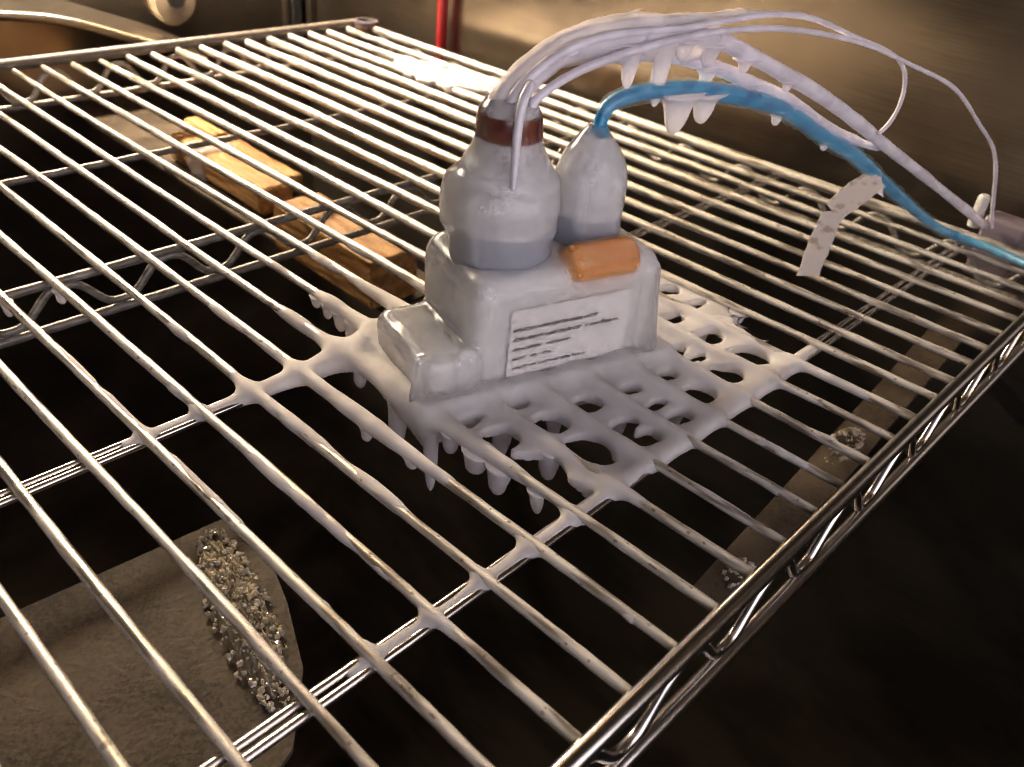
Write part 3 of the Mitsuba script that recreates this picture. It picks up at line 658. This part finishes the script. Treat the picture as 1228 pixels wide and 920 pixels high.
# ------------------------------------------------------------------ wood under the shelf
def turned(m, yaw, at):
    m.apply_transform(trimesh.transformations.rotation_matrix(yaw, [0, 0, 1])); m.apply_translation(at)
    return m
def chipped(m, seed, amp=.0012):
    m = m.subdivide_to_size(.006)
    m.vertices += m.vertex_normals * ((meshkit.fbm(m.vertices * [60, 260, 260] + seed * 9, 3, seed) - .5) * 2 * amp)[:, None]
    return m
obj('wooden_stick', turned(chipped(box((.200, .020, .018), (0, 0, 0), .006), 1), -.02, (-.318, .300, ZD + .0115)), 'mat_wood',
    label='thin round ended wooden stick lying furthest from the camera under the rack', category='stick', smooth=30)
wd2 = thing('wooden_stick', 'thicker wooden stick with clear tape wrapped round it under the rack', 'stick')
obj('bar', turned(chipped(box((.172, .034, .026), (0, 0, 0), .005), 2), -.03, (-.275, .262, ZD + .0155)), 'mat_wood', wd2, smooth=30)
obj('tape', turned(chipped(box((.034, .0385, .031), (0, 0, 0), .005), 3, .0018), -.03, (-.303, .2627, ZD + .0165)), 'mat_tape', wd2, smooth=40)
obj('wooden_block', turned(chipped(box((.130, .044, .040), (0, 0, 0), .002), 4, .0008), -.02, (-.068, .240, ZD + .0215)), 'mat_wood',
    label='sawn wooden block lying right behind the iced box under the rack', category='wood block', smooth=30)

# ------------------------------------------------------------------ frost and ice crumbs on the floor
def patch(cx, cy, rx, ry, rot, hgt, seed, label, name='frost_patch', jag=.9, material='mat_frost', rough=.0022, cat='frost'):
    n = 72
    a, b = np.meshgrid(np.linspace(-1.25, 1.25, n), np.linspace(-1.25, 1.25, n), indexing='ij')
    w = meshkit.fbm(np.stack([a * 1.6 + seed * 3, b * 1.6, a * 0], -1), 4, seed)
    e = 1.0 - np.sqrt(a * a + b * b) + (w - .5) * jag
    fine = meshkit.fbm(np.stack([a * 14, b * 14, a * 0 + seed], -1), 3, seed + 1)
    z = ZD - .0015 + np.clip(e, -.2, .35) * hgt + np.clip(e * 5, 0, 1) * fine * rough
    x, y = a * rx, b * ry
    v = np.stack([cx + math.cos(rot) * x - math.sin(rot) * y, cy + math.sin(rot) * x + math.cos(rot) * y, z], -1).reshape(-1, 3)
    i, j = np.meshgrid(np.arange(n - 1), np.arange(n - 1), indexing='ij')
    f = np.stack([i * n + j, (i + 1) * n + j, (i + 1) * n + j + 1, i * n + j + 1], -1).reshape(-1, 4)
    keep = (v[f][..., 2] > ZD - .001).any(1)
    obj(name, (v, f[keep]), material, None, label, cat, kind='stuff', smooth=True)
patch(.182, -.008, .062, .0125, -.27, .016, 6, 'long wet mound of ice grit under the near left wires', 'ice_grit', .95, 'mat_grit', .006, 'ice grit')
def crumbs(cx, cy, rx, ry, rot, n, seed, label):
    r = np.random.default_rng(seed); ms = []
    for _ in range(n):
        a, q = r.uniform(0, 6.283), math.sqrt(r.uniform())
        x, y = q * rx * math.cos(a), q * ry * math.sin(a)
        s = .0005 + .0017 * r.uniform() ** 2
        m = trimesh.creation.icosphere(subdivisions=0, radius=s)
        m.vertices *= r.uniform(.6, 1.2, (1, 3)); m.vertices += r.normal(0, s * .18, m.vertices.shape)
        m.apply_transform(trimesh.transformations.random_rotation_matrix(r.uniform(size=3)))
        m.apply_translation((cx + math.cos(rot) * x - math.sin(rot) * y, cy + math.sin(rot) * x + math.cos(rot) * y, ZD + .002 + max(0, 1 - q) * .015 * r.uniform(.6, 1)))
        ms.append(m)
    obj('ice_crumbs', join(ms), 'mat_crumb', None, label, 'ice crumbs', kind='stuff', smooth=False)
crumbs(.182, -.008, .060, .014, -.27, 420, 1, 'loose glinting ice crumbs on the wet mound at the near left')
crumbs(.3310, .195, .011, .008, 1.6, 60, 2, 'small cluster of ice crumbs under the right rail, in the middle')
crumbs(.317, .345, .026, .010, 1.65, 90, 3, 'cluster of ice crumbs under the wires right of the iced box')
